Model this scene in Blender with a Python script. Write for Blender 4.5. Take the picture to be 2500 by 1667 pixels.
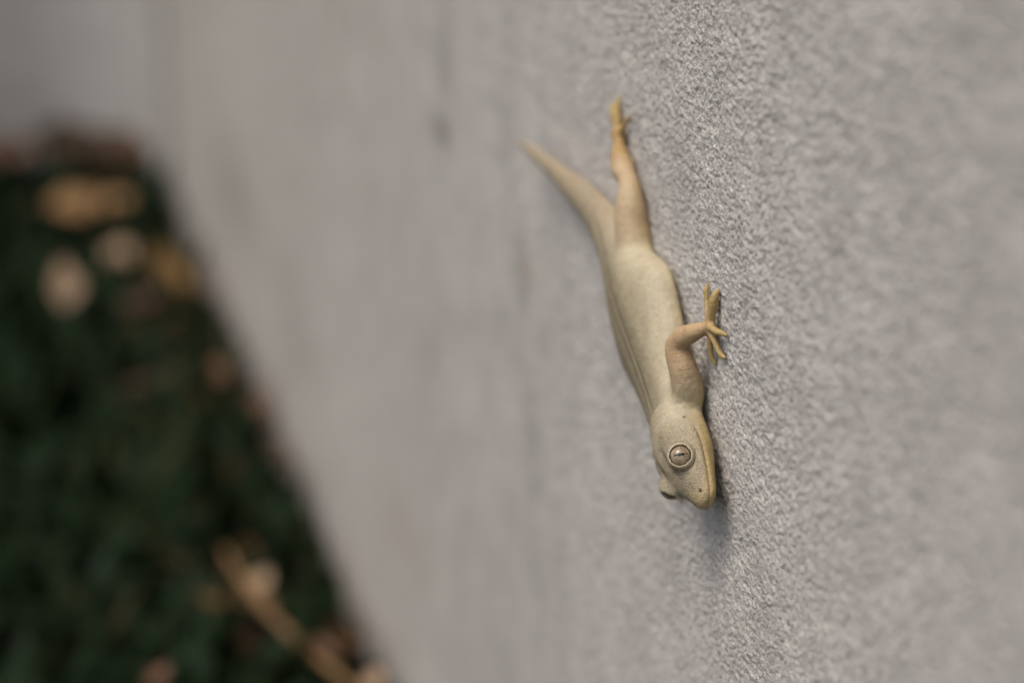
import bpy, math, random
import numpy as np
from mathutils import Vector, Matrix
from math import sin, cos, radians, pi

for o in list(bpy.data.objects):
    bpy.data.objects.remove(o, do_unlink=True)
S = bpy.context.scene
COL = S.collection
rng = np.random.default_rng(7)
random.seed(7)

# ------------------------------------------------------------------ camera
PITCH, YAW = 0.355912, 0.252766            # looking down and slightly into the wall (wall plane x = 0)
CAM = Vector((-0.126139, 0.0, 0.344234))
FOCUS = 0.39353
FWD = Vector((sin(YAW)*cos(PITCH), cos(YAW)*cos(PITCH), -sin(PITCH)))
cd = bpy.data.cameras.new('camera')
cam = bpy.data.objects.new('camera', cd)
COL.objects.link(cam)
cam.location = CAM
cam.rotation_euler = FWD.to_track_quat('-Z', 'Y').to_euler()
cd.sensor_width = 36.0
cd.lens = 85.0
cd.clip_start = 0.005
cd.clip_end = 500.0
cd.dof.use_dof = True
cd.dof.focus_distance = FOCUS
cd.dof.aperture_fstop = 8.3
S.camera = cam

# ------------------------------------------------------------------ sky, sun, exposure
LIGHT = Vector((-0.42, -0.08, 0.90)).normalized()      # towards the light
W = bpy.data.worlds.new('World')
S.world = W
W.use_nodes = True
wn = W.node_tree.nodes
sky = wn.new('ShaderNodeTexSky')
sky.sky_type = 'NISHITA'
sky.sun_disc = False
sky.sun_elevation = math.asin(LIGHT.z)
sky.sun_rotation = math.atan2(LIGHT.x, LIGHT.y)
sky.dust_density = 4.8
sky.air_density = 1.0
sky.ozone_density = 0.6
wn['Background'].inputs['Strength'].default_value = 0.15
W.node_tree.links.new(sky.outputs[0], wn['Background'].inputs[0])
sd = bpy.data.lights.new('sun', 'SUN')
sd.energy = 0.85
sd.angle = radians(22)
sd.color = (1.0, 0.975, 0.94)
sun = bpy.data.objects.new('sun', sd)
COL.objects.link(sun)
sun.rotation_euler = (-LIGHT).to_track_quat('-Z', 'Y').to_euler()
sun.location = (-2, 0, 5)
vs = S.view_settings
vs.view_transform = 'Standard'
vs.look = 'None'
vs.exposure = 0.31
vs.gamma = 1.0
vs.use_curve_mapping = False

# ------------------------------------------------------------------ helpers
def tag(o, label=None, cat=None, group=None, kind=None):
    if label: o['label'] = label
    if cat: o['category'] = cat
    if group: o['group'] = group
    if kind: o['kind'] = kind
    return o

def link(name, me, mat=None, parent=None):
    o = bpy.data.objects.new(name, me)
    COL.objects.link(o)
    if mat: me.materials.append(mat)
    if parent is not None: o.parent = parent
    return o

def fast_mesh(name, verts, quads, smooth=True, check=True):
    """verts (N,3), quads (M,4) as numpy arrays"""
    me = bpy.data.meshes.new(name)
    nq = len(quads)
    me.vertices.add(len(verts))
    me.vertices.foreach_set('co', np.ascontiguousarray(verts, np.float32).ravel())
    me.loops.add(nq*4)
    me.loops.foreach_set('vertex_index', np.ascontiguousarray(quads, np.int32).ravel())
    me.polygons.add(nq)
    me.polygons.foreach_set('loop_start', np.arange(0, nq*4, 4, dtype=np.int32))
    me.polygons.foreach_set('use_smooth', np.full(nq, smooth))
    me.update(calc_edges=True)
    if check: me.validate()
    return me

def attr(me, name, data):
    a = me.attributes.new(name, 'FLOAT', 'POINT')
    a.data.foreach_set('value', np.ascontiguousarray(data, np.float32))

def attr_col(me, name, rgb):
    a = me.attributes.new(name, 'FLOAT_COLOR', 'POINT')
    c = np.ones((len(rgb), 4), np.float32)
    c[:, :3] = rgb
    a.data.foreach_set('color', c.ravel())

class NT:
    """small node-tree helper"""
    def __init__(s, name):
        s.m = bpy.data.materials.new(name)
        s.m.use_nodes = True
        s.t = s.m.node_tree
        s.b = s.t.nodes['Principled BSDF']
    def n(s, typ, **kw):
        nd = s.t.nodes.new(typ)
        for k, v in kw.items():
            if k.startswith('i_'):
                nd.inputs[k[2:].replace('_', ' ')].default_value = v
            else:
                setattr(nd, k, v)
        return nd
    def l(s, a, b): s.t.links.new(a, b)
    def obj(s): return s.n('ShaderNodeTexCoord').outputs['Object']
    def attr(s, name): return s.n('ShaderNodeAttribute', attribute_name=name)
    def noise(s, vec, scale, detail=3.0, rough=0.5):
        nd = s.n('ShaderNodeTexNoise')
        nd.inputs['Scale'].default_value = scale
        nd.inputs['Detail'].default_value = detail
        nd.inputs['Roughness'].default_value = rough
        if vec is not None: s.l(vec, nd.inputs['Vector'])
        return nd.outputs['Fac']
    def vor(s, vec, scale, feature='F1'):
        nd = s.n('ShaderNodeTexVoronoi', feature=feature)
        nd.inputs['Scale'].default_value = scale
        s.l(vec, nd.inputs['Vector'])
        return nd
    def math(s, op, a, b=None, c=None, clamp=False):
        nd = s.n('ShaderNodeMath', operation=op, use_clamp=clamp)
        for i, v in enumerate((a, b, c)):
            if v is None: continue
            if isinstance(v, (int, float)): nd.inputs[i].default_value = v
            else: s.l(v, nd.inputs[i])
        return nd.outputs[0]
    def ramp(s, fac, stops):
        nd = s.n('ShaderNodeValToRGB')
        cr = nd.color_ramp
        while len(cr.elements) < len(stops): cr.elements.new(0.5)
        for e, (p, c) in zip(cr.elements, stops):
            e.position = p
            e.color = (c[0], c[1], c[2], 1) if not isinstance(c, (int, float)) else (c, c, c, 1)
        s.l(fac, nd.inputs[0])
        return nd.outputs[0]
    def mix(s, fac, a, b, blend='MIX'):
        nd = s.n('ShaderNodeMix', data_type='RGBA', blend_type=blend)
        if isinstance(fac, (int, float)): nd.inputs[0].default_value = fac
        else: s.l(fac, nd.inputs[0])
        for i, v in ((6, a), (7, b)):
            if isinstance(v, tuple): nd.inputs[i].default_value = (*v, 1)
            else: s.l(v, nd.inputs[i])
        return nd.outputs[2]
    def bump(s, height, dist, strength=1.0, normal=None):
        nd = s.n('ShaderNodeBump')
        nd.inputs['Distance'].default_value = dist
        nd.inputs['Strength'].default_value = strength
        s.l(height, nd.inputs['Height'])
        if normal is not None: s.l(normal, nd.inputs['Normal'])
        return nd.outputs[0]

def srgb(r, g, b):
    f = lambda v: (v/255/12.92) if v <= 10.31 else ((v/255+0.055)/1.055)**2.4
    return (f(r), f(g), f(b))

def interp(xs, ys):
    """smooth (cubic Hermite) interpolation through stations, as a function on arrays"""
    xs = np.array(xs, float); ys = np.array(ys, float)
    if xs[0] > xs[-1]: xs, ys = xs[::-1], ys[::-1]
    m = np.gradient(ys, xs)
    def f(x):
        x = np.clip(x, xs[0], xs[-1])
        i = np.clip(np.searchsorted(xs, x, side='right')-1, 0, len(xs)-2)
        h = xs[i+1]-xs[i]; t = (x-xs[i])/h
        return ((2*t**3-3*t**2+1)*ys[i] + (t**3-2*t**2+t)*h*m[i]
                + (-2*t**3+3*t**2)*ys[i+1] + (t**3-t**2)*h*m[i+1])
    return f

def sstep(a, b, x):
    t = np.clip((x-a)/(b-a), 0, 1)
    return t*t*(3-2*t)

# ------------------------------------------------------------------ stucco
def stucco_material():
    g = NT('grey_stucco')
    co = g.obj()
    big = g.noise(co, 7.0, 5, 0.6)
    mid = g.noise(co, 60.0, 4, 0.6)
    grain = g.noise(co, 2400.0, 3, 0.6)
    speck = g.vor(co, 2300.0)
    base = g.ramp(big, [(0.30, (0.438, 0.420, 0.384)), (0.72, (0.488, 0.469, 0.431))])
    base = g.mix(0.6, base, g.ramp(mid, [(0.3, 0.40), (0.7, 0.60)]), 'OVERLAY')
    base = g.mix(0.6, base, g.ramp(g.noise(co, 240.0, 3, 0.55), [(0.3, 0.45), (0.7, 0.55)]), 'OVERLAY')
    # sand grains of different tint
    tint = g.ramp(g.math('FRACT', g.math('MULTIPLY', speck.outputs['Color'], 3.7)),
                  [(0.0, (0.30, 0.27, 0.25)), (0.15, (0.50, 0.47, 0.45)), (0.55, (0.55, 0.54, 0.53)), (0.8, (0.62, 0.62, 0.63)), (1.0, (0.80, 0.79, 0.78))])
    base = g.mix(0.40, base, tint, 'OVERLAY')
    base = g.mix(0.20, base, g.ramp(grain, [(0.35, 0.3), (0.65, 0.7)]), 'OVERLAY')
    st = g.attr('stain').outputs['Fac']
    base = g.mix(st, base, (0.13, 0.115, 0.095))
    wm = g.attr('rust').outputs['Fac']
    base = g.mix(wm, base, (0.30, 0.22, 0.155))
    g.l(base, g.b.inputs['Base Color'])
    g.b.inputs['Roughness'].default_value = 0.92
    g.b.inputs['Specular IOR Level'].default_value = 0.25
    h = g.math('ADD', g.math('MULTIPLY', g.noise(co, 2300.0, 4, 0.65), 1.0), g.math('MULTIPLY', speck.outputs['Distance'], -0.5))
    coarse = g.noise(co, 190.0, 4, 0.6)
    g.l(g.bump(h, 0.0004, 0.7, g.bump(coarse, 0.002, 0.25)), g.b.inputs['Normal'])
    return g.m

STUCCO = stucco_material()

# ------------------------------------------------------------------ main wall (front face x = 0, real relief)
def gauss_noise(ny, nz, dy, dz, sig, seed):
    r = np.random.default_rng(seed)
    w = r.standard_normal((ny, nz))
    fy = np.fft.fftfreq(ny, dy)[:, None]; fz = np.fft.rfftfreq(nz, dz)[None, :]
    H = np.exp(-2*pi**2*sig**2*(fy**2+fz**2))
    n = np.fft.irfft2(np.fft.rfft2(w)*H, s=(ny, nz))
    return n/n.std()

CORNER_Y = 1.2400
GROUND_Z = -0.021
def build_wall():
    fy0, fy1, dy = 0.235, 0.440, 0.00032
    fz0, fz1, dz = 0.092, 0.292, 0.00023
    fy = np.concatenate([np.arange(fy0, fy1, dy), np.arange(fy1, 0.62, 0.0010)]); fz = np.arange(fz0, fz1, dz)
    def grow(start, end, d0, ratio=1.12, dmax=0.02):
        out = []; p = start; d = d0
        while (p < end) if end > start else (p > end):
            d = min(d*ratio, dmax); p = p+d if end > start else p-d
            out.append(p)
        out[-1] = end
        return np.array(out)
    ys = np.concatenate([grow(fy0, -1.6, dy, dmax=0.03)[::-1], fy, grow(fy[-1], CORNER_Y, 0.0010, dmax=0.008)])
    zs = np.concatenate([grow(fz0, -0.12, dz, dmax=0.006)[::-1], fz, grow(fz[-1], 2.6, dz, dmax=0.05)])
    ny, nz = len(ys), len(zs)
    # relief: fine sand, raised stucco grains, trowelled unevenness
    uy, uz = np.arange(0.23, 0.65, 0.0003), np.arange(0.085, 0.300, 0.0003)
    def lump(sig, seed):
        n = gauss_noise(len(uy), len(uz), 0.0003, 0.0003, sig, seed)
        a = np.clip((fy-uy[0])/0.0003, 0, len(uy)-2); b = np.clip((fz-uz[0])/0.0003, 0, len(uz)-2)
        ia, ib = a.astype(int), b.astype(int); ta, tb = (a-ia)[:, None], (b-ib)[None, :]
        return ((n[ia][:, ib]*(1-ta)+n[ia+1][:, ib]*ta)*(1-tb)+(n[ia][:, ib+1]*(1-ta)+n[ia+1][:, ib+1]*ta)*tb)
    n1 = gauss_noise(len(fy), len(fz), dy, dz, 0.00018, 1)
    n1 *= (1-sstep(0.42, 0.46, fy))[:, None]
    rel = 0.00014*np.tanh(n1*0.9)*1.2 + 0.00007*np.tanh(lump(0.00038, 2)) + 0.00004*lump(0.0009, 3)
    my = sstep(fy0, fy0+0.012, fy)*(1-sstep(fy[-1]-0.08, fy[-1], fy))
    mz = sstep(fz0, fz0+0.01, fz)*(1-sstep(fz[-1]-0.01, fz[-1], fz))
    rel *= my[:, None]*mz[None, :]
    X = np.zeros((ny, nz))
    iy = int(np.argmin(abs(ys-fy[0]))); iz = int(np.argmin(abs(zs-fz[0])))
    X[iy:iy+len(fy), iz:iz+len(fz)] = -rel          # outwards is -x
    Y, Z = np.meshgrid(ys, zs, indexing='ij')
    front = np.stack([X, Y, Z], -1).reshape(-1, 3)
    idx = np.arange(ny*nz).reshape(ny, nz)
    q = np.stack([idx[:-1, :-1], idx[:-1, 1:], idx[1:, 1:], idx[1:, :-1]], -1).reshape(-1, 4)
    # body behind the face
    b = len(front); T = 0.18
    c = np.array([[T, ys[0], zs[0]], [T, ys[-1], zs[0]], [T, ys[-1], zs[-1]], [T, ys[0], zs[-1]],
                  [0, ys[0], zs[0]], [0, ys[-1], zs[0]], [0, ys[-1], zs[-1]], [0, ys[0], zs[-1]]])
    qb = np.array([[0, 3, 2, 1], [0, 1, 5, 4], [1, 2, 6, 5], [2, 3, 7, 6], [3, 0, 4, 7]])+b
    me = fast_mesh('stucco_wall', np.vstack([front, c]), np.vstack([q, qb]), check=False)
    # stains with shapes of their own: rain streaks and blots (coordinates along the wall)
    Yf, Zf = front[:, 1], front[:, 2]
    nz_lo = np.sin(Zf*310+1.0)*0.5+np.sin(Zf*127+Yf*90)*0.5
    st = np.zeros(len(front)); ru = np.zeros(len(front))
    def blot(y, z, ry, rz, a, arr):
        d = np.sqrt(((Yf-y)/ry)**2+((Zf-z)/rz)**2)
        arr += a*np.exp(-d**2*1.2)
    def streak(y, z0, z1, w, a, arr, ph=0.0):
        yy = y+0.004*np.sin(Zf*40+ph)
        m = sstep(z0-0.006, z0+0.004, Zf)*(1-sstep(z1-0.01, z1+0.01, Zf))
        arr += a*np.exp(-((Yf-yy)/w)**2)*m*(0.65+0.35*nz_lo)
    streak(0.552, 0.184, 0.222, 0.006, 0.36, st, 1.0); blot(0.5575, 0.187, 0.011, 0.004, 0.55, st)
    streak(0.4765, 0.168, 0.190, 0.0035, 0.45, st); streak(0.4750, 0.150, 0.166, 0.0035, 0.12, st)
    streak(0.4745, 0.127, 0.147, 0.004, 0.45, st); blot(0.4752, 0.178, 0.006, 0.004, 0.4, ru)
    blot(0.9414, 0.0583, 0.05, 0.022, 0.40, st); blot(0.80, 0.055, 0.04, 0.02, 0.20, st)
    blot(0.573, 0.123, 0.010, 0.006, 0.30, st); blot(0.56, 0.135, 0.008, 0.01, 0.15, st)
    blot(0.61, 0.055, 0.03, 0.012, 0.22, ru); blot(0.70, 0.19, 0.02, 0.02, 0.18, ru)
    rr = np.random.default_rng(5)
    for k in range(130):
        blot(rr.uniform(0.47, 1.2), rr.uniform(-0.02, 0.3), *(lambda q: (q*3.5, q))(rr.uniform(0.003, 0.010)),
             rr.uniform(0.03, 0.11), st if k % 3 else ru)
    # splashed dirt along the foot of the wall
    ru += 0.30*np.exp(-np.clip(Zf-GROUND_Z-0.02, 0, None)/0.02)*(0.6+0.4*np.sin(Yf*61)*np.sin(Yf*23+1))
    z8 = np.zeros(8)
    attr(me, 'stain', np.clip(np.r_[st, z8], 0, 0.8)); attr(me, 'rust', np.clip(np.r_[ru, z8], 0, 0.7))
    return link('stucco_wall', me, STUCCO)

wall = build_wall()
tag(wall, 'long grey rough stucco wall with the gecko clinging to it', 'wall')

# ------------------------------------------------------------------ return wall closing the corner; low height and cove shaped for the shading there
def build_return_wall():
    RC = 0.065
    th = np.linspace(0, pi/2, 14)
    xs = np.concatenate([np.linspace(-2.6, -RC-0.02, 60), -RC+RC*np.sin(th)-0.0015]); zs = np.linspace(-0.12, 1.0, 40)
    cove = np.concatenate([np.zeros(60), RC*(1-np.cos(th))])
    X, Z = np.meshgrid(xs, zs, indexing='ij')
    lum = 0.0012*np.sin(X*31+np.sin(Z*17))*np.sin(Z*27)
    f = np.stack([X, CORNER_Y-0.001+lum*0.5*(cove[:, None] == 0)-cove[:, None], Z], -1).reshape(-1, 3)
    n = len(f); idx = np.arange(n).reshape(len(xs), len(zs))
    q = np.stack([idx[:-1, :-1], idx[1:, :-1], idx[1:, 1:], idx[:-1, 1:]], -1).reshape(-1, 4)
    y0, y1 = CORNER_Y+0.003, CORNER_Y+0.2
    xs[-1] = 0.18
    c = np.array([[x, y, z] for y in (y0, y1) for (x, z) in ((xs[0], zs[0]), (xs[-1], zs[0]), (xs[-1], zs[-1]), (xs[0], zs[-1]))])
    qb = np.array([[4, 5, 6, 7][::-1], [0, 4, 5, 1], [1, 5, 6, 2], [2, 6, 7, 3], [3, 7, 4, 0]])+n
    me = fast_mesh('return_wall', np.vstack([f, c]), np.vstack([q, qb]))
    X, Z = X.ravel(), Z.ravel()
    st = 0.03+0.03*np.sin(X*14+1)*np.sin(Z*9)
    attr(me, 'stain', np.r_[st, np.zeros(8)]); attr(me, 'rust', np.zeros(n+8))
    return link('return_wall', me, STUCCO)
rw = build_return_wall()
tag(rw, 'blurred low stucco wall meeting the long wall at a rounded corner behind the dry leaves', 'wall')

# ------------------------------------------------------------------ gecko
# local frame in millimetres: X towards the head, Y to the animal's left, Z away from the wall
ALPHA = radians(28)
GO = Vector((0.0, 0.362607, 0.189580))
GF = Vector((0, -cos(ALPHA), -sin(ALPHA))); GL = Vector((0, -sin(ALPHA), cos(ALPHA))); GD = Vector((-1, 0, 0))
GM = Matrix(((GF.x, GL.x, GD.x, GO.x), (GF.y, GL.y, GD.y, GO.y), (GF.z, GL.z, GD.z, GO.z), (0, 0, 0, 1)))

# head pose
HO = np.array([6.64, 0.58, 1.14]); HS = 0.819
def rot(y, p, r):
    Rz = np.array([[cos(y), -sin(y), 0], [sin(y), cos(y), 0], [0, 0, 1]])
    Ry = np.array([[cos(p), 0, sin(p)], [0, 1, 0], [-sin(p), 0, cos(p)]])
    Rx = np.array([[1, 0, 0], [0, cos(r), -sin(r)], [0, sin(r), cos(r)]])
    return Rz@Ry@Rx
HR = rot(0.090, -0.055, -0.065)
def to_head(p): return (p-HO)@HR/HS
def from_head(h): return np.asarray(h, float)*HS@HR.T+HO

# --- spine (neck to tail tip)
SP = np.array([[10, 1.2], [4, 1.0], [-4, 0.9], [-12, 0.8], [-20, 0.6], [-28, 0.2], [-36, -0.4], [-42, -1.1], [-47, -2.2],
               [-53, -4.6], [-60, -8.2], [-68, -12.4], [-76, -16.6], [-84, -20.6], [-91, -24.2], [-97, -28.2]], float)
seg = np.r_[0, np.cumsum(np.linalg.norm(np.diff(SP, axis=0), axis=1))]
fx, fy_ = interp(seg, SP[:, 0]), interp(seg, SP[:, 1])
SS = np.linspace(0, seg[-1], 420)
SPX, SPY = fx(SS), fy_(SS)
TX, TY = np.gradient(SPX, SS), np.gradient(SPY, SS)
#            10   4    -4   -12   -20   -28   -36  -42  -47  -53  -60  -68  -76  -84  -90  -94
HW = interp(seg, [5.4, 6.0, 8.2, 11.0, 13.0, 9.4, 5.4, 4.6, 4.1, 3.5, 3.0, 2.4, 1.85, 1.35, 0.9, 0.35])
ZC = interp(seg, [4.9, 4.2, 3.4, 2.9, 2.6, 2.6, 2.9, 3.5, 3.9, 3.8, 3.8, 3.9, 4.2, 4.8, 5.4, 5.9])
ZT = interp(seg, [4.6, 4.8, 5.2, 5.7, 6.2, 6.0, 4.7, 3.5, 2.8, 2.5, 2.2, 1.8, 1.4, 1.1, 0.8, 0.3])
ZB = interp(seg, [3.2, 3.3, 3.0, 2.7, 2.4, 2.4, 2.6, 3.0, 3.0, 2.8, 2.6, 2.3, 1.9, 1.5, 1.0, 0.45])

def spine_coords(x, y):
    shp = np.broadcast(x, y).shape
    x = np.broadcast_to(x, shp).ravel(); y = np.broadcast_to(y, shp).ravel()
    s = np.empty(len(x), np.float32); lat = np.empty(len(x), np.float32)
    for i in range(0, len(x), 40000):
        dx = x[i:i+40000, None]-SPX[None]; dy = y[i:i+40000, None]-SPY[None]
        d2 = dx*dx+dy*dy; k = d2.argmin(1); r = np.arange(len(k))
        side = np.sign(TX[k]*(-dy[r, k])+TY[k]*dx[r, k])      # SS runs tailwards: left of the animal is positive
        s[i:i+40000] = SS[k]; lat[i:i+40000] = np.sqrt(d2[r, k])*np.where(side == 0, 1, side)
    return s.reshape(shp), lat.reshape(shp)

def d_body(p2, z):
    s, lat = p2
    hw, zc = HW(s), ZC(s)
    dz = z-zc
    b = np.where(dz > 0, ZT(s), ZB(s))
    trunk = 1-sstep(52, 60, s)
    # flat vertebral furrow and a fold along each side of the back
    fur = 0.20*np.exp(-((lat+0.4)/0.42)**2)+0.22*np.exp(-((lat-1.3-0.01*s)/0.42)**2)
    fur = fur*trunk*sstep(4, 12, s)*(dz > 0)
    a_, b_ = np.abs(lat)/hw, np.abs(dz)/b
    P = np.where(dz > 0, 2.0, 2.0+1.4*trunk)
    q = (a_**P+b_**P+1e-9)**(1/P)
    g = np.sqrt((a_/hw)**2+(b_/b)**2)+1e-6
    return np.clip(q*(q-1)/g, -4, 8)+fur

# --- head (head coordinates, u along the head)
HU = [-4, 0, 3, 6, 9, 12, 14.2, 16.0, 17.3, 18.1, 18.6]
H_W = interp(HU, [5.8, 6.6, 7.6, 7.7, 6.8, 5.5, 4.5, 3.7, 2.9, 2.2, 1.3])
H_T = interp(HU, [9.1, 9.8, 10.3, 10.3, 9.6, 8.1, 6.8, 5.9, 5.3, 4.8, 4.1])
H_B = interp(HU, [1.2, 0.5, 0.0, -0.1, 0.1, 0.4, 0.7, 1.0, 1.4, 2.0, 2.8])
MOUTH = interp([3.5, 4.8, 6.5, 9, 12, 15, 18, 20], [4.7, 4.3, 3.9, 3.5, 3.2, 3.1, 3.15, 3.2])
EYE_R = 2.55
EYES = {1: (np.array([9.5, 4.15, 7.6]), np.array([0.48, 0.81, 0.33])),
        -1: (np.array([9.9, -4.3, 7.6]), np.array([0.54, -0.76, 0.30]))}
EYES = {k: (c, n/np.linalg.norm(n)) for k, (c, n) in EYES.items()}
def d_head(h):
    u, v, z = h[..., 0], h[..., 1], h[..., 2]
    t, b = H_T(u), H_B(u)
    zc = b+(t-b)*0.40
    dz = z-zc
    hh = np.where(dz > 0, t-zc, zc-b)
    w = H_W(u)
    w = w*(1-0.10*np.clip(dz/hh, 0, 1))
    a_, b_ = np.abs(v)/w, np.abs(dz)/hh
    P = 2.35
    q = (a_**P+b_**P+1e-9)**(1/P)
    g = np.sqrt((a_/w)**2+(b_/hh)**2)+1e-6
    d = np.clip((q-1)*q/g, -4, 8)
    over = np.clip(u-18.6, 0, None)
    d = np.where(over > 0, np.sqrt(np.clip(d, 0, None)**2+over**2)+np.minimum(d, 0)*(over <= 0), d)
    return d

def smin(a, b, k):
    h = np.clip(0.5+0.5*(b-a)/k, 0, 1)
    return b*(1-h)+a*h-k*h*(1-h)
def smax(a, b, k): return -smin(-a, -b, k)

def d_cap(p, a, b, ra, rb):
    a = np.asarray(a, float); b = np.asarray(b, float)
    ab = b-a
    t = np.clip(((p-a)@ab)/(ab@ab), 0, 1)
    return np.linalg.norm(p-a-t[..., None]*ab, axis=-1)-(ra+(rb-ra)*t), t

def head_features(p, d):
    """eye bulges, eyelid rings, brow, mouth, nostrils, ear; p local mm, d the field so far"""
    h = to_head(p)
    u, v, z = h[..., 0], h[..., 1], h[..., 2]
    for sgn in (1, -1):
        m = np.array([1, sgn, 1])
        c, n = EYES[sgn]
        r = h-c
        dist = np.linalg.norm(r, axis=-1)
        d = smin(d, (dist-EYE_R*1.10)*HS, 0.9)                     # orbit
        ax = r@n
        rad = np.sqrt(np.clip(dist**2-ax**2, 0, None))
        ring = np.sqrt((rad-2.28)**2+(ax-1.50)**2)-0.36
        if sgn > 0: d = smin(d, ring*HS, 0.28)
        # crease around the lid, then the socket
        cre = np.sqrt((rad-3.15)**2+(ax-0.95)**2)-0.10
        if sgn > 0: d = smax(d, -cre*HS, 0.35)
        sock = np.maximum(np.maximum(dist-EYE_R*1.085, -(ax-0.9)), rad-2.25)
        d = smax(d, -sock*HS, 0.06)
        fw = h[..., 0]-c[0]-ax*n[0]
        elong = np.sqrt(rad**2+0.22*fw**2)
        opening = np.maximum(elong-(2.03 if sgn > 0 else 2.2), -(ax-1.0))
        d = smax(d, -opening*HS, 0.12)
        # furrow from the orbit down to the nostril
        gv, _ = d_cap(h, np.array([13.7, 1.9, 8.9])*m, np.array([17.0, 1.2, 7.2])*m, 0.6, 0.5)
        d = smax(d, -gv*HS, 0.7)
        brow, _ = d_cap(h, np.array([6.0, 1.9, 10.75])*m, np.array([12.2, 1.9, 9.2])*m, 0.5, 0.6)
        d = smax(d, -brow*HS, 0.7)
        nos = np.linalg.norm((h-np.array([17.0, 2.3, 4.95])*m), axis=-1)-0.30
        d = smax(d, -nos*HS, 0.2)
        ear = np.linalg.norm((h-np.array([1.2, 6.75, 5.2])*m)/np.array([0.2, 0.55, 0.75]), axis=-1)-1
        d = smax(d, -ear*0.4*HS, 0.35)
    # mouth slit and swollen lips
    zm = MOUTH(u)
    on = sstep(3.8, 5.2, u)
    lipb = 0.16*np.exp(-((z-zm-0.75)/0.5)**2)+0.12*np.exp(-((z-zm+0.7)/0.5)**2)
    slit = 0.38*np.exp(-((z-zm)/0.15)**2)
    side = sstep(0.0, 1.5, np.abs(v)+np.clip(u-17, 0, 2))
    d = d-(lipb-slit)*on*side*HS*(u < 21)
    return d

# --- limbs: chains of (point, radius)
SHL = [3.0, 5.0, 4.0]
ARM_L = [([1.0, 4.0, 3.2], 2.8), ([1.8, 7.6, 3.4], 2.7), ([0.2, 10.7, 4.2], 2.5), ([-3.0, 13.9, 4.9], 2.05), ([-2.9, 15.6, 4.5], 1.85), ([-2.1, 17.4, 3.7], 1.65), ([-0.6, 20.2, 2.2], 1.12), ([-0.2, 21.2, 1.5], 1.0)]
TOES_L = [[([-0.75, 20.75, 1.4], .75), ([-2.95, 21.55, 1.1], .55), ([-4.95, 22.35, .9], .46), ([-6.15, 23.35, .8], .50), ([-6.85, 23.85, .5], .36)],
          [([-0.55, 21.35, 1.5], .85), ([-1.15, 22.95, 1.3], .80), ([-1.65, 24.75, 1.1], .92), ([-2.15, 26.05, 1.0], .70), ([-2.55, 26.75, .5], .50)],
          [([0.25, 21.35, 1.5], .75), ([1.75, 22.55, 1.7], .62), ([3.05, 23.25, 1.5], .60), ([3.75, 23.65, 1.0], .50), ([4.45, 23.85, .5], .36)],
          [([0.25, 20.75, 1.5], .70), ([2.05, 20.55, 1.4], .56), ([3.65, 20.15, 1.1], .50), ([4.95, 19.85, .9], .52), ([5.95, 20.05, .5], .36)],
          [([0.25, 20.15, 1.4], .62), ([1.25, 18.55, 1.4], .48), ([1.95, 17.35, 1.2], .45), ([2.55, 16.15, .9], .50), ([3.35, 15.65, .5], .36)]]
SHR = [2.0, -4.0, 4.2]
WR = [1.0, -17.0, 1.5]
ARM_R = [(SHR, 2.8), ([1.0, -9.5, 3.8], 2.0), ([-1.6, -13.4, 3.4], 1.6), ([-0.6, -15.4, 2.4], 1.2), (WR, 1.0)]
TOES_R = [[(WR, .7), ([WR[0]+dx*.55, WR[1]+dy*.55, 1.0], .5), ([WR[0]+dx, WR[1]+dy, .6], .3)] for dx, dy in ((4.2, .8), (3.2, -2.6), (.2, -4.0), (-2.4, -3.4), (-3.8, -1.0))]
LEG_L = [([-31.5, 4.2, 3.0], 3.1), ([-36.5, 7.5, 3.0], 3.15), ([-39.5, 10.2, 3.0], 2.7), ([-42.5, 12.2, 2.7], 1.9), ([-44.4, 12.2, 2.6], 1.78), ([-47.2, 11.8, 2.6], 2.15),
         ([-50.6, 11.6, 2.2], 1.8), ([-53.6, 11.9, 1.7], 1.15), ([-55.6, 12.5, 1.4], 1.35)]
FEET_L = [[([-56, 12.9, 1.4], .95), ([-58.6, 13.4, 1.2], .85), ([-61.0, 13.5, 1.0], .85), ([-62.6, 13.4, .6], .4)],
          [([-56, 12.9, 1.4], .9), ([-58.2, 14.6, 1.1], .6), ([-59.8, 15.6, .8], .5), ([-61.2, 16.2, .5], .4)],
          [([-56, 12.5, 1.4], .9), ([-58.8, 11.8, 1.1], .6), ([-61.2, 11.0, .8], .5), ([-62.6, 10.6, .5], .4)],
          [([-55.5, 12.3, 1.4], .8), ([-57.6, 10.0, 1.0], .5), ([-59.6, 8.2, .8], .45), ([-60.8, 7.2, .5], .38)],
          [([-55, 13.0, 1.4], .8), ([-54.6, 15.2, 1.0], .5), ([-54.4, 16.8, .8], .4), ([-54.2, 17.8, .5], .38)]]
AK = [-36.0, -19.5, 1.4]
LEG_R = [([-32.0, -4, 3.0], 3.2), ([-29.5, -9.0, 2.9], 2.5), ([-27.5, -12.6, 2.8], 2.0), ([-31.0, -15.6, 2.4], 1.7), ([-34.5, -18.4, 1.7], 1.1), (AK, 1.1)]
FEET_R = [[(AK, .9), ([AK[0]+dx*.5, AK[1]+dy*.5, 1.0], .6), ([AK[0]+dx, AK[1]+dy, .6], .33)] for dx, dy in ((-5, -.8), (-3.6, -3.6), (-.2, -5), (3, -3.6), (-3.8, 2.2))]
LIMBS = [(ARM_L, 1.3, TOES_L), (ARM_R, 1.3, TOES_R), (LEG_L, 1.5, FEET_L), (LEG_R, 1.5, FEET_R)]

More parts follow.
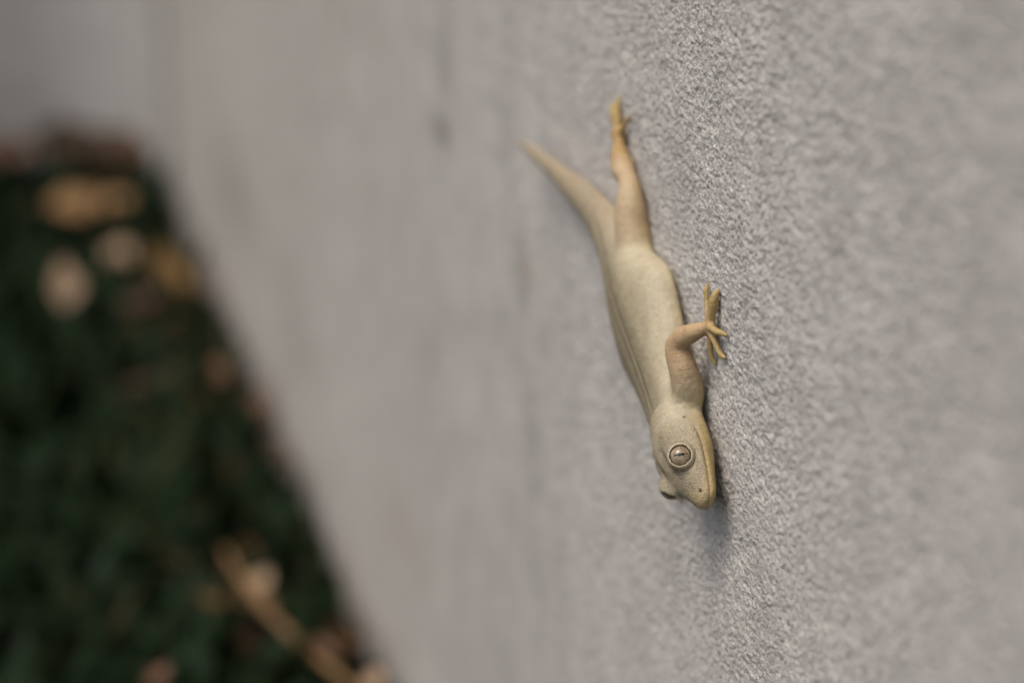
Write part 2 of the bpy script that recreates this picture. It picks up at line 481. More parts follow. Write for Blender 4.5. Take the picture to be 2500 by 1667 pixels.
VOX = 0.20
lo = np.array([-99.5, -30.5, -0.8]); hi = np.array([25.0, 30.5, 12.4])
GN = np.ceil((hi-lo)/VOX).astype(int)
gx, gy, gz = [lo[i]+VOX*np.arange(GN[i]) for i in range(3)]
def window(pmin, pmax):
    a = np.clip(np.floor((np.asarray(pmin)-lo)/VOX).astype(int), 0, GN-1)
    b = np.clip(np.ceil((np.asarray(pmax)-lo)/VOX).astype(int)+1, 1, GN)
    sl = tuple(slice(a[i], b[i]) for i in range(3))
    P = np.stack(np.meshgrid(gx[sl[0]], gy[sl[1]], gz[sl[2]], indexing='ij'), -1)
    return sl, P

def chain(field, ch, k0):
    """a limb or toe: capsules along a smooth curve through the joints, then blended into what is there"""
    P = np.array([c[0] for c in ch], float); R = np.array([c[1] for c in ch], float)
    t = np.r_[0, np.cumsum(np.linalg.norm(np.diff(P, axis=0), axis=1))]
    u = np.linspace(0, t[-1], max(4, int(t[-1]/0.7)))
    Q = np.stack([interp(t, P[:, i])(u) for i in range(3)], 1); q = interp(t, R)(u)
    m = R.max()+k0+0.6
    sl, G = window(Q.min(0)-m, Q.max(0)+m)
    d = np.full(G.shape[:3], 9.0)
    for a in range(len(u)-1):
        mm = max(q[a], q[a+1])+k0+0.6
        w0 = np.clip(np.floor((np.minimum(Q[a], Q[a+1])-mm-G[0, 0, 0])/VOX).astype(int), 0, None)
        w1 = np.ceil((np.maximum(Q[a], Q[a+1])+mm-G[0, 0, 0])/VOX).astype(int)+1
        if (w1 <= 0).any(): continue
        s3 = tuple(slice(w0[i], max(w1[i], 1)) for i in range(3))
        d[s3] = np.minimum(d[s3], d_cap(G[s3], Q[a], Q[a+1], q[a], q[a+1])[0])
    field[sl] = smin(field[sl], d, k0)

def gecko_field():
    F = np.full(GN, 6.0, np.float32)
    p2 = spine_coords(gx[:, None], gy[None, :])
    near = np.abs(p2[1]) < 16
    ii, jj = np.nonzero(near)
    for i in range(0, len(ii), 20000):
        a, b = ii[i:i+20000], jj[i:i+20000]
        F[a, b, :] = d_body((p2[0][a, b][:, None], p2[1][a, b][:, None]), gz[None, :])
    sl, P = window((-1, -11, -0.8), (25, 13, 12.4))
    h = to_head(P)
    F[sl] = smin(F[sl], np.where(h[..., 0] > -4.5, d_head(h)*HS, 6.0), 1.6)
    for ch, k0, toes in LIMBS:
        chain(F, ch, k0)
        for t in toes:
            chain(F, t, 0.40)
    # loose wrinkles across the neck and shoulder
    x, y, z = P[..., 0], P[..., 1], P[..., 2]
    wv = np.sin(2*pi*(x*0.95+0.22*z+0.5*np.sin(y*0.45+z*0.3))/1.05)+0.5*np.sin(2*pi*(x*0.8-0.3*z)/0.62+y)
    F[sl] += 0.055*wv*np.exp(-((x-4.2)/2.2)**2)*sstep(-5, 2, y)
    F[sl] = head_features(P, F[sl])
    return F

def surface_nets(F):
    ins = F < 0
    c = np.zeros(np.array(F.shape)-1, np.int8)
    for dx in (0, 1):
        for dy in (0, 1):
            for dz in (0, 1):
                c += ins[dx:F.shape[0]-1+dx, dy:F.shape[1]-1+dy, dz:F.shape[2]-1+dz]
    act = np.argwhere((c > 0) & (c < 8))
    vid = np.full(c.shape, -1, np.int32)
    vid[act[:, 0], act[:, 1], act[:, 2]] = np.arange(len(act))
    acc = np.zeros((len(act), 3)); cnt = np.zeros(len(act))
    corners = [(x, y, z) for x in (0, 1) for y in (0, 1) for z in (0, 1)]
    for A in corners:
        for ax in range(3):
            if A[ax]: continue
            B = list(A); B[ax] = 1
            fa = F[tuple((act+A).T)]; fb = F[tuple((act+B).T)]
            m = (fa < 0) != (fb < 0)
            t = fa[m]/(fa[m]-fb[m])
            pt = np.tile(np.array(A, float), (m.sum(), 1)); pt[:, ax] = t
            acc[m] += pt; cnt[m] += 1
    V = lo+VOX*(act+acc/cnt[:, None])
    Q = []
    for ax in range(3):
        s0 = [slice(1, -1)]*3; s1 = [slice(1, -1)]*3
        s0[ax] = slice(0, -1); s1[ax] = slice(1, None)
        a, b = ins[tuple(s0)], ins[tuple(s1)]
        for flip in (0, 1):
            e = np.argwhere((a & ~b) if not flip else (~a & b))
            off = np.ones(3, int); off[ax] = 0
            e = e+off
            o1, o2 = (ax+1) % 3, (ax+2) % 3
            def cell(d1, d2):
                q = e.copy(); q[:, o1] -= d1; q[:, o2] -= d2
                return vid[tuple(q.T)]
            quad = np.stack([cell(1, 1), cell(0, 1), cell(0, 0), cell(1, 0)], 1)
            Q.append(quad if not flip else quad[:, ::-1])
    Q = np.vstack(Q)
    return V, Q[(Q >= 0).all(1)]

def relax(V, Q, it, lam):
    for _ in range(it):
        acc = np.zeros_like(V); cnt = np.zeros(len(V))
        for k in range(4):
            i, j = Q[:, k], Q[:, (k+1) % 4]
            for c in range(3):
                acc[:, c] += np.bincount(i, V[j, c], len(V))+np.bincount(j, V[i, c], len(V))
            cnt += np.bincount(i, minlength=len(V))+np.bincount(j, minlength=len(V))
        V = V+lam*(acc/np.maximum(cnt, 1)[:, None]-V)
    return V

def gecko_skin_material():
    g = NT('gecko_skin')
    co = g.obj()                                   # object space is metres
    col = g.attr('pigment_shade').outputs['Color']
    mot = g.noise(co, 420.0, 4, 0.6)
    fine = g.noise(co, 2600.0, 3, 0.6)
    c = g.mix(0.55, col, g.ramp(mot, [(0.3, (0.41, 0.37, 0.38)), (0.5, (0.50, 0.50, 0.46)), (0.7, (0.58, 0.59, 0.57))]), 'OVERLAY')
    c = g.mix(0.35, c, g.ramp(fine, [(0.3, 0.38), (0.7, 0.62)]), 'OVERLAY')
    fold = g.attr('fold').outputs['Fac']; fm = g.attr('fold_mask').outputs['Fac']
    wob = g.noise(co, 700.0, 2, 0.5)
    ph = g.math('ADD', g.math('MULTIPLY', fold, 2*pi/0.34), g.math('MULTIPLY', wob, 9.0))
    ridge = g.math('MULTIPLY', g.math('ADD', g.math('SINE', ph), 1.0), 0.5)
    ridge = g.math('POWER', ridge, 0.6)
    sc = g.attr('scale_mask').outputs['Fac']
    v = g.vor(co, 4200.0).outputs['Distance']
    gap = g.ramp(v, [(0.38, 0.0), (0.72, 1.0)])
    c = g.mix(g.math('MULTIPLY', gap, g.math('MULTIPLY', sc, 0.42)), c, (0.10, 0.075, 0.05))
    spot = g.ramp(g.noise(co, 1500.0, 2, 0.5), [(0.66, 0.0), (0.74, 1.0)])
    c = g.mix(g.math('MULTIPLY', spot, 0.18), c, (0.13, 0.10, 0.06))
    c = g.mix(g.math('MULTIPLY', g.math('SUBTRACT', 1.0, ridge), g.math('MULTIPLY', fm, 0.2)), c, (0.16, 0.09, 0.045))
    g.l(c, g.b.inputs['Base Color'])
    g.b.inputs['Roughness'].default_value = 0.58
    g.b.inputs['Specular IOR Level'].default_value = 0.35
    g.b.inputs['Subsurface Weight'].default_value = 0.35
    g.b.inputs['Subsurface Radius'].default_value = (1.0, 0.55, 0.3)
    g.b.inputs['Subsurface Scale'].default_value = 0.0009
    hgt = g.math('MULTIPLY', g.math('MULTIPLY', ridge, fm), 0.34)
    hgt = g.math('ADD', hgt, g.math('MULTIPLY', g.math('MULTIPLY', v, sc), -0.75))
    hgt = g.math('ADD', hgt, g.math('MULTIPLY', fine, 0.35))
    wr = g.math('ADD', g.noise(co, 380.0, 3, 0.6), g.math('MULTIPLY', g.noise(co, 950.0, 3, 0.6), 0.5))
    g.l(g.bump(hgt, 0.00016, 0.9, g.bump(wr, 0.0009, 0.35)), g.b.inputs['Normal'])
    return g.m

def build_gecko():
    V, Q = surface_nets(gecko_field())
    V = relax(V, Q, 2, 0.5)
    n = len(V)
    # ---- pigment, measured on the animal, some shade painted in
    s, lat = spine_coords(V[:, 0], V[:, 1])
    h = to_head(V)
    dz = V[:, 2]-ZC(s)
    db = d_body((s, lat), V[:, 2])
    dh = np.where(h[:, 0] > -4.5, d_head(h)*HS, 9)
    trunk = np.minimum(db, dh)
    limb = np.full(n, 9.0); axial = np.zeros(n); toe = np.full(n, 9.0); along = np.zeros(n)
    kind = np.zeros(n, int)
    for li, (ch, k0, toes) in enumerate(LIMBS):
        L = 0.0
        for i in range(len(ch)-1):
            (a, ra), (b, rb) = ch[i], ch[i+1]
            d, t = d_cap(V, a, b, ra, rb)
            ln = float(np.linalg.norm(np.subtract(b, a)))
            m = d < limb
            limb[m] = d[m]; axial[m] = (L+t*ln)[m]; kind[m] = li
            L += ln
        for tt in toes:
            for i in range(len(tt)-1):
                d, t = d_cap(V, tt[i][0], tt[i+1][0], tt[i][1], tt[i+1][1])
                m = d < toe
                toe[m] = d[m]; along[m] = ((i+t)/(len(tt)-1))[m]
    wl = sstep(-0.9, 0.9, trunk-limb)                       # 1 on limbs
    wt = sstep(-0.25, 0.35, np.minimum(limb, trunk)-toe)*np.clip(0.35+along, 0, 1)
    body = np.array(srgb(185, 174, 148)); flank = np.array(srgb(189, 173, 133)); back = np.array(srgb(147, 136, 110))
    pink = np.array(srgb(186, 157, 119)); olive = np.array(srgb(163, 144, 93)); yel = np.array(srgb(200, 173, 108)); amber = np.array(srgb(170, 138, 90))
    tailc = np.array(srgb(184, 168, 142)); grey = np.array(srgb(161, 148, 122)); dark = np.array(srgb(72, 63, 42))
    C = np.tile(body, (n, 1))
    def blend(w, c):
        nonlocal C
        w = np.clip(w, 0, 1)[:, None]
        C = C*(1-w)+np.asarray(c)*w
    blend((1-sstep(-2.5, 1.0, dz))*0.8, flank)
    blend(sstep(2.5, 5.5, dz)*0.55*(s > 5), back)
    blend(sstep(46, 56, s), tailc)
    # dark stripes in the back's furrows, shade of the folds put into the colour
    furrow_shade = np.exp(-((lat+0.4)/0.30)**2)+0.9*np.exp(-((lat-1.3-0.01*s)/0.28)**2)
    blend(furrow_shade*0.8*sstep(6, 14, s)*(1-sstep(48, 58, s))*(dz > 1.0), dark)
    blend(sstep(-6, -3.2, -lat)*0.35*(s > 8)*(dz > 0), dark)  # upper back and far side darkened, shade painted into the colour
    hd = sstep(-0.8, 0.8, db-dh)*(h[:, 0] > -2)
    u, v, z = h[:, 0], np.abs(h[:, 1]), h[:, 2]
    blend(hd*0.5, grey)
    blend(hd*sstep(6.5, 9.5, z)*0.5, np.array(srgb(154, 146, 122)))
    blend(hd*(1-sstep(2.6, 4.2, z))*0.6, yel)
    blend(hd*sstep(14, 18.5, u)*0.6, np.array(srgb(194, 170, 120)))
    brn_shade = np.exp(-((u-3.5)/2.2)**2-((v-3.2)/1.3)**2)*sstep(6, 8, z)+0.7*np.exp(-((u-7.5)/1.6)**2-((v-1.2)/0.8)**2)*sstep(6, 8, z)
    brn_shade = brn_shade+0.9*np.exp(-((v-1.9)/0.7)**2)*sstep(5, 7, u)*(1-sstep(11.5, 13, u))*sstep(7, 8.5, z)  # brow grooves darkened too, their shade put into the colour
    blend(hd*brn_shade*0.5, np.array(srgb(108, 86, 70)))
    zm = MOUTH(u)
    blend(hd*sstep(4.0, 5.2, u)*np.exp(-((z-zm)/0.14)**2)*0.65, np.array(srgb(92, 66, 34)))
    blend(hd*sstep(6, 8, u)*np.exp(-((z-zm-0.42)/0.22)**2)*0.45*(0.5+0.5*np.sin(u*9)), np.array(srgb(206, 188, 150)))
    for sg in (1, -1):
        m3 = np.array([1, sg, 1])
        r = h-EYES[sg][0]; ax = r@EYES[sg][1]; rad = np.sqrt(np.clip((r**2).sum(1)-ax**2, 0, None))
        rg = np.exp(-((rad-2.35)/0.45)**2)*(ax > 0.9)
        blend(rg*0.5, np.array(srgb(186, 178, 150)))
        blend(np.exp(-((rad-3.05)/0.2)**2)*(ax > 0.2)*0.4, np.array(srgb(92, 82, 60)))
        dn = np.linalg.norm(h-np.array([17.0, 2.3, 4.95])*m3, axis=1)
        blend((1-sstep(0.28, 0.6, dn)), np.array(srgb(70, 42, 24)))
        de = np.linalg.norm((h-np.array([1.2, 6.75, 5.2])*m3)/np.array([0.5, 1.5, 1.0]), axis=1)
        blend((1-sstep(0.6, 1.2, de))*0.25, np.array(srgb(120, 88, 50)))
    wp = wl*np.where(kind >= 2, sstep(-1.0, 7.0, axial)*0.6, sstep(1.0, 11.0, axial))
    blend(wp*0.9, pink)
    hind = (kind >= 2)
    blend(wp*0.45*(1-sstep(1.2, 3.2, V[:, 2])), amber)
    blend(wl*hind*sstep(17, 22, axial)*0.7, np.array(srgb(158, 126, 72)))
    blend(wt*0.85, olive)
    # ---- folds of skin: across the limbs, and across the neck and throat
    wneck = np.exp(-((V[:, 0]-3.5)/3.0)**2)*(1-wl)*(np.abs(lat) < 12)*sstep(-6, 1, -dz)
    fold = np.where(wl > 0.4, axial, V[:, 0]*0.8+0.25*V[:, 2])
    fmask = (1-np.exp(-((wl-0.4)/0.16)**2))*np.clip(wl*sstep(0.5, 8.0, axial)*(1-wt)*np.where(hind, 0.12, 1.0)+wneck*0.75, 0, 1)
    ring_w = np.zeros(n)
    for sg in (1, -1):
        rr_ = h-EYES[sg][0]; ax = rr_@EYES[sg][1]; rad = np.sqrt(np.clip((rr_**2).sum(1)-ax**2, 0, None))
        ring_w = np.maximum(ring_w, (1-sstep(2.6, 3.1, rad))*(ax > 0.5))
    scale = (1-0.85*ring_w)*(1-wt)*np.clip(hd*(1-0.6*np.exp(-((v-0)/1.0)**2))*1.0+0.25*(1-wl), 0, 1)
    me = fast_mesh('gecko_body', V*0.001, Q)
    attr_col(me, 'pigment_shade', C)
    attr(me, 'fold', fold); attr(me, 'fold_mask', fmask); attr(me, 'scale_mask', scale)
    return me

def eye_material():
    g = NT('gecko_eye')
    co = g.obj()                                   # z out of the eye, y along the slit
    sep = g.n('ShaderNodeSeparateXYZ'); g.l(co, sep.inputs[0])
    x, y, z = sep.outputs
    n1 = g.noise(co, 900.0, 4, 0.65); n2 = g.noise(co, 3200.0, 3, 0.6)
    iris = g.ramp(n1, [(0.30, srgb(104, 88, 64)), (0.5, srgb(142, 126, 98)), (0.72, srgb(170, 156, 128))])
    iris = g.mix(0.4, iris, g.ramp(n2, [(0.3, 0.3), (0.7, 0.7)]), 'OVERLAY')
    # ragged slit pupil
    ay = g.math('ABSOLUTE', y)
    wav = g.math('MULTIPLY', g.math('SINE', g.math('MULTIPLY', y, 9500.0)), 0.00006)
    ctr = g.math('MULTIPLY', g.math('SINE', g.math('MULTIPLY', y, 2600.0)), 0.00005)
    wid = g.math('ADD', g.math('MULTIPLY', g.math('SUBTRACT', 1.0, g.math('DIVIDE', ay, 0.00135)), 0.00026), wav)
    slit = g.math('LESS_THAN', g.math('ABSOLUTE', g.math('SUBTRACT', x, ctr)), wid)
    r2 = g.math('SQRT', g.math('ADD', g.math('MULTIPLY', x, x), g.math('MULTIPLY', y, y)))
    edge = g.math('SMOOTH_MIN', 1.0, g.math('MULTIPLY', g.math('SUBTRACT', r2, 0.00148), 5000.0), 0.2)
    edge = g.math('MAXIMUM', edge, 0.0)
    c = g.mix(edge, iris, srgb(30, 24, 18))
    c = g.mix(slit, c, (0.004, 0.003, 0.003))
    g.l(c, g.b.inputs['Base Color'])
    g.b.inputs['Roughness'].default_value = 0.35
    g.b.inputs['Coat Weight'].default_value = 0.8
    g.b.inputs['Coat Roughness'].default_value = 0.02
    g.b.inputs['Specular IOR Level'].default_value = 0.2
    return g.m

def build_eye(root, sgn, mat):
    R = EYE_R*HS*0.001
    nu, nv = 40, 24
    vs_, qs = [], []
    for j in range(nv+1):
        th = pi*j/nv
        for i in range(nu):
            ph = 2*pi*i/nu
            vs_.append((R*sin(th)*cos(ph), R*sin(th)*sin(ph), R*cos(th)*(0.93 if th < pi/2 else 1.0)))
    for j in range(nv):
        for i in range(nu):
            qs.append((j*nu+i, (j+1)*nu+i, (j+1)*nu+(i+1) % nu, j*nu+(i+1) % nu))
    me = bpy.data.meshes.new('eye')
    me.from_pydata(vs_, [], [q for q in qs])
    for p in me.polygons: p.use_smooth = True
    me.validate()
    o = link('eye', me, mat, root)
    m3 = np.array([1, sgn, 1])
    c = from_head(EYES[sgn][0]+EYES[sgn][1]*0.12)*0.001
    zax = Vector(HR@EYES[sgn][1]).normalized()
    up = Vector(HR@np.array([0.12, 0, 1.0])).normalized()
    yax = (up-zax*up.dot(zax)).normalized()
    xax = yax.cross(zax)
    o.matrix_local = Matrix(((xax.x, yax.x, zax.x, c[0]), (xax.y, yax.y, zax.y, c[1]), (xax.z, yax.z, zax.z, c[2]), (0, 0, 0, 1)))
    return o

gecko = bpy.data.objects.new('gecko', None)
COL.objects.link(gecko)
gecko.empty_display_size = 0.02
gecko.matrix_world = GM
tag(gecko, 'pale olive-tan gecko clinging head down to the stucco wall', 'gecko')
link('body', build_gecko(), gecko_skin_material(), gecko)
EYEMAT = eye_material()
build_eye(gecko, 1, EYEMAT)
build_eye(gecko, -1, EYEMAT)

# ------------------------------------------------------------------ ground
def soil_material():
    g = NT('dark_soil')
    co = g.obj()
    c = g.ramp(g.noise(co, 30.0, 6, 0.65), [(0.3, (0.010, 0.009, 0.006)), (0.7, (0.025, 0.021, 0.015))])
    g.l(c, g.b.inputs['Base Color'])
    g.b.inputs['Roughness'].default_value = 0.95
    g.b.inputs['Specular IOR Level'].default_value = 0.1
    g.l(g.bump(g.noise(co, 90.0, 5, 0.7), 0.01, 0.8), g.b.inputs['Normal'])
    return g.m
xs = np.concatenate([np.linspace(-80, -3, 24), np.linspace(-2.9, 0.1, 60), np.linspace(0.4, 80, 20)])
ys = np.concatenate([np.linspace(-80, -0.7, 24), np.linspace(-0.6, 1.4, 50), np.linspace(1.8, 80, 20)])
X, Y = np.meshgrid(xs, ys, indexing='ij')
Zg = GROUND_Z+0.004*np.sin(X*13+1)*np.sin(Y*11)
idx = np.arange(X.size).reshape(X.shape)
q = np.stack([idx[:-1, :-1], idx[1:, :-1], idx[1:, 1:], idx[:-1, 1:]], -1).reshape(-1, 4)
ground = link('ground', fast_mesh('ground', np.stack([X, Y, Zg], -1).reshape(-1, 3), q), soil_material())
tag(ground, kind='structure')

def ground_cover():
    """low dark leaves and blades growing over the soil up to the walls"""
    r = np.random.default_rng(11)
    N = 38000
    x = -r.uniform(0.004, 1.0, N)**1.0*1.15
    y = r.uniform(0.30, CORNER_Y-0.005, N)
    ang = r.uniform(0, 2*pi, N); L = r.uniform(0.010, 0.032, N); wd = L*r.uniform(0.10, 0.34, N)
    lean = r.uniform(0.25, 1.35, N); h0 = GROUND_Z+r.uniform(-0.002, 0.014, N)
    dirx, diry = np.cos(ang), np.sin(ang)
    sx, sy = -diry, dirx
    P = []
    for t, wf in ((0.0, 0.25), (0.38, 1.0), (0.72, 0.8), (1.0, 0.04)):
        a = lean*(0.5+0.7*t)
        fx_ = L*t*np.sin(a); fz_ = L*t*np.cos(a*0.85)
        for sg in (-1, 1):
            P.append(np.stack([x+dirx*fx_+sg*sx*wd*wf*0.5, y+diry*fx_+sg*sy*wd*wf*0.5, h0+fz_], 1))
    P = np.stack(P, 1)                                   # N,8,3
    P[..., 0] = np.minimum(P[..., 0], -0.003)
    P[..., 1] = np.minimum(P[..., 1], CORNER_Y-0.002)
    V = P.reshape(-1, 3)
    b = np.arange(N)[:, None]*8
    q = np.concatenate([b+np.array([[0, 1, 3, 2]]), b+np.array([[2, 3, 5, 4]]), b+np.array([[4, 5, 7, 6]])], 0)
    me = fast_mesh('ground_cover', V, q)
    attr(me, 'tint', np.repeat(r.uniform(0, 1, N), 8))
    g = NT('ground_cover_leaf')
    t = g.attr('tint').outputs['Fac']
    c = g.ramp(t, [(0.0, (0.008, 0.015, 0.004)), (0.45, (0.010, 0.022, 0.009)), (0.8, (0.014, 0.026, 0.014)), (0.97, (0.020, 0.027, 0.010)), (1.0, (0.035, 0.028, 0.014))])
    g.l(c, g.b.inputs['Base Color'])
    g.b.inputs['Roughness'].default_value = 0.6
    g.b.inputs['Specular IOR Level'].default_value = 0.06
    return link('ground_cover', me, g.m)
tag(ground_cover(), 'dense dark green low ground cover along the foot of the wall', 'plants', kind='stuff')

# ------------------------------------------------------------------ fallen leaves and twigs
def leaf_material(name, c0, c1):
    g = NT(name)
    co = g.obj()
    c = g.ramp(g.noise(co, 60.0, 5, 0.6), [(0.3, c0), (0.7, c1)])
    g.l(c, g.b.inputs['Base Color'])
    g.b.inputs['Roughness'].default_value = 0.7
    return g.m
LM = {'tan': leaf_material('dry_leaf_tan', srgb(129, 98, 60), srgb(159, 122, 79)),
      'pale': leaf_material('dry_leaf_pale', srgb(144, 118, 91), srgb(169, 144, 115)),
      'ochre': leaf_material('dry_leaf_ochre', srgb(120, 90, 49), srgb(147, 116, 68)),
      'brown': leaf_material('dry_leaf_brown', srgb(79, 52, 31), srgb(110, 79, 49)),
      'dark': leaf_material('dry_leaf_dark', srgb(49, 33, 17), srgb(71, 49, 29)),
      'red': leaf_material('dry_leaf_red', srgb(96, 64, 48), srgb(122, 86, 64))}

def make_leaf(L, Wd, curl, seed):
    """blade with midrib trough, curl along and across, wavy edge, real thickness; a stalk"""
    r = np.random.default_rng(seed)
    nu, nv = 15, 9
    u = np.linspace(0, 1, nu)[:, None]; v = np.linspace(-1, 1, nv)[None, :]
    prof = np.sin(pi*np.clip(u, 0, 1)**0.85)**0.8*(1-0.25*u)+0.02
    ph = r.uniform(0, 6, 3)
    x = (u-0.5)*L+0*v
    y = v*prof*Wd*0.5*(1+0.05*np.sin(u*17+ph[0]))
    z = curl*L*(0.35*(2*u-1)**2+0.55*(v*prof)**2*Wd/L)+0.02*L*np.sin(u*8+v*2+ph[1])+0.010*L*np.abs(v)*np.sin(u*25+ph[2])
    z = z-0.03*Wd*np.exp(-(v/0.15)**2)
    top = np.stack([x, y, z], -1).reshape(-1, 3)
    th = 0.0006
    bot = top-np.array([0, 0, th])
    n = nu*nv; idx = np.arange(n).reshape(nu, nv)
    q = np.stack([idx[:-1, :-1], idx[1:, :-1], idx[1:, 1:], idx[:-1, 1:]], -1).reshape(-1, 4)
    rim = np.concatenate([idx[:, 0], idx[-1, 1:], idx[::-1, -1][1:], idx[0, ::-1][1:-1]])
    rq = np.stack([rim, np.roll(rim, -1), np.roll(rim, -1)+n, rim+n], 1)
    return fast_mesh('leaf_blade', np.vstack([top, bot]), np.vstack([q, q[:, ::-1]+n, rq[:, ::-1]]))

def make_tube(pts, rad, nseg=8):
    pts = [Vector(p) for p in pts]
    vs_, qs = [], []
    for i, p in enumerate(pts):
        t = (pts[min(i+1, len(pts)-1)]-pts[max(i-1, 0)]).normalized()
        a = t.orthogonal().normalized(); b = t.cross(a)
        for k in range(nseg):
            an = 2*pi*k/nseg
            vs_.append(p+(a*cos(an)+b*sin(an))*rad[i])
    for i in range(len(pts)-1):
        for k in range(nseg):
            qs.append((i*nseg+k, i*nseg+(k+1) % nseg, (i+1)*nseg+(k+1) % nseg, (i+1)*nseg+k))
    return fast_mesh('tube', np.array([tuple(v) for v in vs_]), np.array(qs))

def dry_leaf(x, y, z, L, Wd, rz, tilt, curl, mat, label, seed, roll=0.0):
    root = bpy.data.objects.new('dry_leaf', None)
    COL.objects.link(root)
    root.empty_display_size = 0.01
    root.location = (x, y, z); root.rotation_euler = (roll, tilt, rz)
    link('blade', make_leaf(L, Wd, curl, seed), LM[mat], root)
    st = make_tube([(-L*0.5, 0, curl*L*0.35-0.0003), (-L*0.62, 0, curl*L*0.42), (-L*0.74, L*0.03, curl*L*0.40)], [0.0009, 0.0008, 0.0007], 6)
    link('stalk', st, LM['dark' if mat == 'dark' else 'brown'], root)
    tag(root, label, 'leaf')
    return root

FR = Vector((cos(YAW), -sin(YAW), 0)); FU = FR.cross(FWD)
def on_ground(px, py, z=0.004):
    r = FWD+FR*((px-1250)/5903)+FU*((833.5-py)/5903)
    t = (z-CAM.z)/r.z
    p = CAM+r*t
    return p.x, p.y

LEAVES = [  # where on the ground, length, width, heading, tilt, roll, curl, colour, label
    ((222, 498), 0.0420, 0.0180, 0.10, 0.0, 0.55, 0.20, 'tan', 'orange-tan dry leaf lying broadside, longest of the leaves near the wall corner'),
    ((165, 700), 0.0240, 0.0145, 1.75, -0.85, 0.0, 0.20, 'pale', 'pale beige dry leaf on the dark plants, below the orange-tan leaf'),
    ((292, 620), 0.0150, 0.0135, 0.9, -0.6, 0.2, 0.35, 'pale', 'small rounded pinkish-beige dry leaf between the orange-tan and ochre leaves'),
    ((412, 665), 0.0264, 0.0187, 2.0, -0.7, 0.2, 0.25, 'ochre', 'ochre yellow dry leaf propped against the foot of the long wall'),
    ((195, 335), 0.0528, 0.0289, 0.1, 0.0, 0.5, 0.5, 'dark', 'dark brown curled leaf heaped against the return wall'),
    ((322, 362), 0.0229, 0.0204, 0.8, -0.4, 0.2, 0.4, 'brown', 'brown dry leaf tucked right into the wall corner'),
    ((5, 348), 0.0299, 0.0187, 0.3, 0.0, 0.5, 0.4, 'red', 'reddish brown dry leaf beside the dark curled leaf at the return wall'),
    ((350, 740), 0.0211, 0.0136, 1.0, -0.2, 0.0, 0.4, 'dark', 'dim dark leaf sunk in the plants beside the ochre leaf'),
    ((537, 905), 0.0130, 0.0100, 1.8, -0.5, 0.0, 0.4, 'brown', 'rusty brown leaf at the wall foot, next after the ochre leaf'),
    ((628, 985), 0.0120, 0.0080, 2.0, -0.5, 0.0, 0.4, 'brown', 'brown leaf standing at the wall foot between two other brown ones'),
    ((700, 1105), 0.0141, 0.0085, 2.0, -0.4, 0.0, 0.4, 'dark', 'narrow dark brown leaf at the wall foot, closest to the twig'),
    ((636, 1420), 0.0097, 0.0076, 0.6, -0.5, 0.3, 0.4, 'pale', 'small cream leaf caught on the upper end of the brown twig'),
    ((790, 1580), 0.0095, 0.0050, 2.2, -0.4, 0.0, 0.4, 'red', 'rusty leaf lying along the lower half of the brown twig'),
    ((915, 1660), 0.0088, 0.0068, 1.0, -0.4, 0.0, 0.4, 'pale', 'cream leaf at the wall foot where the brown twig ends'),
    ((390, 1650), 0.0090, 0.0055, 0.8, -0.3, 0.0, 0.4, 'red', 'dull pinkish brown leaf alone on the plants away from the twig'),
    ((350, 935), 0.0180, 0.0080, 0.5, -0.1, 0.0, 0.3, 'dark', 'long dim brown leaf half hidden in the plants beside the rusty leaf'),
]
for k, ((px, py), L, Wd, rz, tl, rl, cu, m, lab) in enumerate(LEAVES):
    x, y = on_ground(px, py, 0.006)
    zb = 0.006
    dry_leaf(min(x, -0.008-0.5*Wd*abs(sin(rz))*0.0), min(y, CORNER_Y-0.03), zb, L, Wd, rz, tl, cu, m, lab, 100+k, rl)

TW = leaf_material('twig_bark', srgb(104, 78, 46), srgb(134, 102, 62))
def twig():
    px = [(548, 1340), (585, 1405), (640, 1480), (700, 1540), (765, 1595), (850, 1665), (960, 1740)]
    pts = []
    for i, (a, b) in enumerate(px):
        z = 0.008+0.004*sin(i*1.3)
        x, y = on_ground(a, b, z)
        pts.append((min(x, -0.008), y, z))
    loc = [tuple(Vector(p)-Vector(pts[0])) for p in pts]
    root = link('twig', make_tube(loc, [0.0008, 0.0012, 0.0011, 0.0015, 0.0013, 0.0014, 0.0012], 8), TW)
    root.location = pts[0]
    tag(root, 'curved brown fallen twig lying on the dark ground cover', 'twig')
twig()

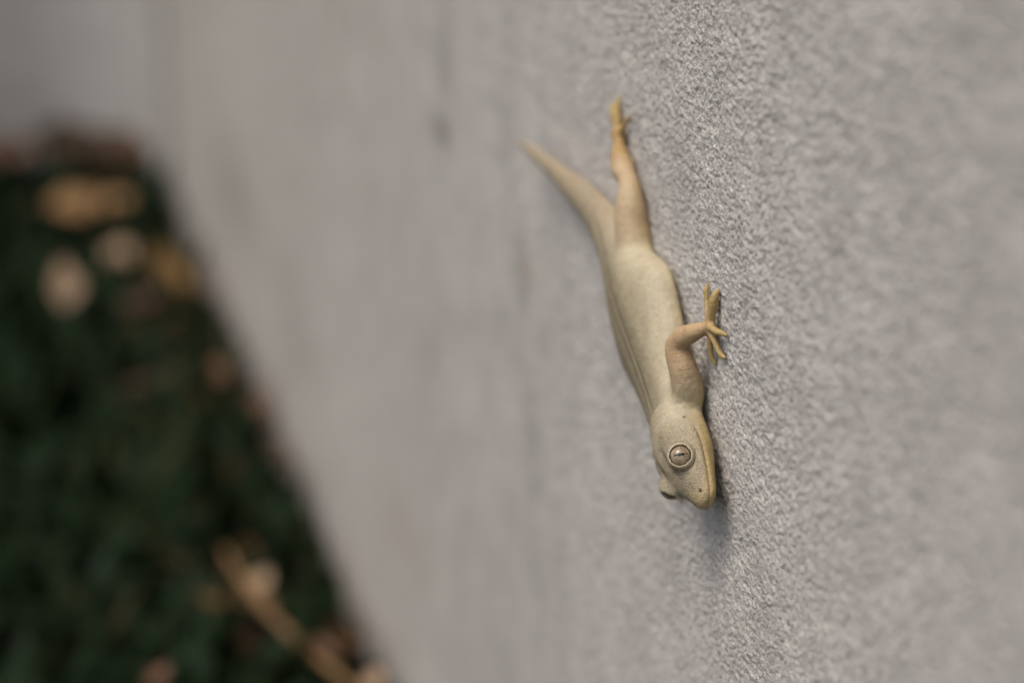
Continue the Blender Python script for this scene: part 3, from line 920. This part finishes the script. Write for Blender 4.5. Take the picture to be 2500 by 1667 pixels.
# ------------------------------------------------------------------ crumbs of leaf litter along the foot of the walls
def leaf_litter():
    r = np.random.default_rng(21)
    N = 360
    nw = 220
    x = np.r_[-np.abs(r.normal(0.0, 0.030, nw))-0.006, -r.uniform(0.01, 0.9, N-nw)]
    y = np.r_[r.uniform(0.5, CORNER_Y-0.02, nw), np.r_[CORNER_Y-0.012-np.abs(r.normal(0, 0.03, 140)), r.uniform(0.5, CORNER_Y-0.05, N-nw-140)]]
    L = r.uniform(0.004, 0.013, N); Wd = L*r.uniform(0.25, 0.7, N)
    a = r.uniform(0, 2*pi, N); t = r.uniform(-0.9, 0.9, N); z = r.uniform(-0.010, 0.006, N)
    P = []
    for u, w in ((-0.5, 0.15), (-0.1, 1.0), (0.25, 0.8), (0.5, 0.1)):
        for sg in (-1, 1):
            px = L*u*np.cos(t); pz = L*u*np.sin(t)-0.15*L*(1-4*u*u)
            P.append(np.stack([x+np.cos(a)*px-np.sin(a)*sg*w*Wd*0.5, y+np.sin(a)*px+np.cos(a)*sg*w*Wd*0.5, z+pz+0.1*L*sg], 1))
    P = np.stack(P, 1)
    P[..., 0] = np.minimum(P[..., 0], -0.002); P[..., 1] = np.minimum(P[..., 1], CORNER_Y-0.003)
    b = np.arange(N)[:, None]*8
    q = np.concatenate([b+np.array([[0, 1, 3, 2]]), b+np.array([[2, 3, 5, 4]]), b+np.array([[4, 5, 7, 6]])], 0)
    me = fast_mesh('leaf_litter', P.reshape(-1, 3), q)
    attr(me, 'tint', np.repeat(r.uniform(0, 1, N), 8))
    g = NT('leaf_litter')
    c = g.ramp(g.attr('tint').outputs['Fac'], [(0.0, srgb(36, 26, 16)), (0.5, srgb(62, 46, 30)), (0.9, srgb(92, 70, 46)), (1.0, srgb(124, 100, 72))])
    g.l(c, g.b.inputs['Base Color'])
    g.b.inputs['Roughness'].default_value = 0.8
    g.b.inputs['Specular IOR Level'].default_value = 0.1
    o = link('leaf_litter', me, g.m)
    tag(o, 'brown crumbs of dry leaf litter scattered along the wall foot', 'leaf litter', kind='stuff')
leaf_litter()
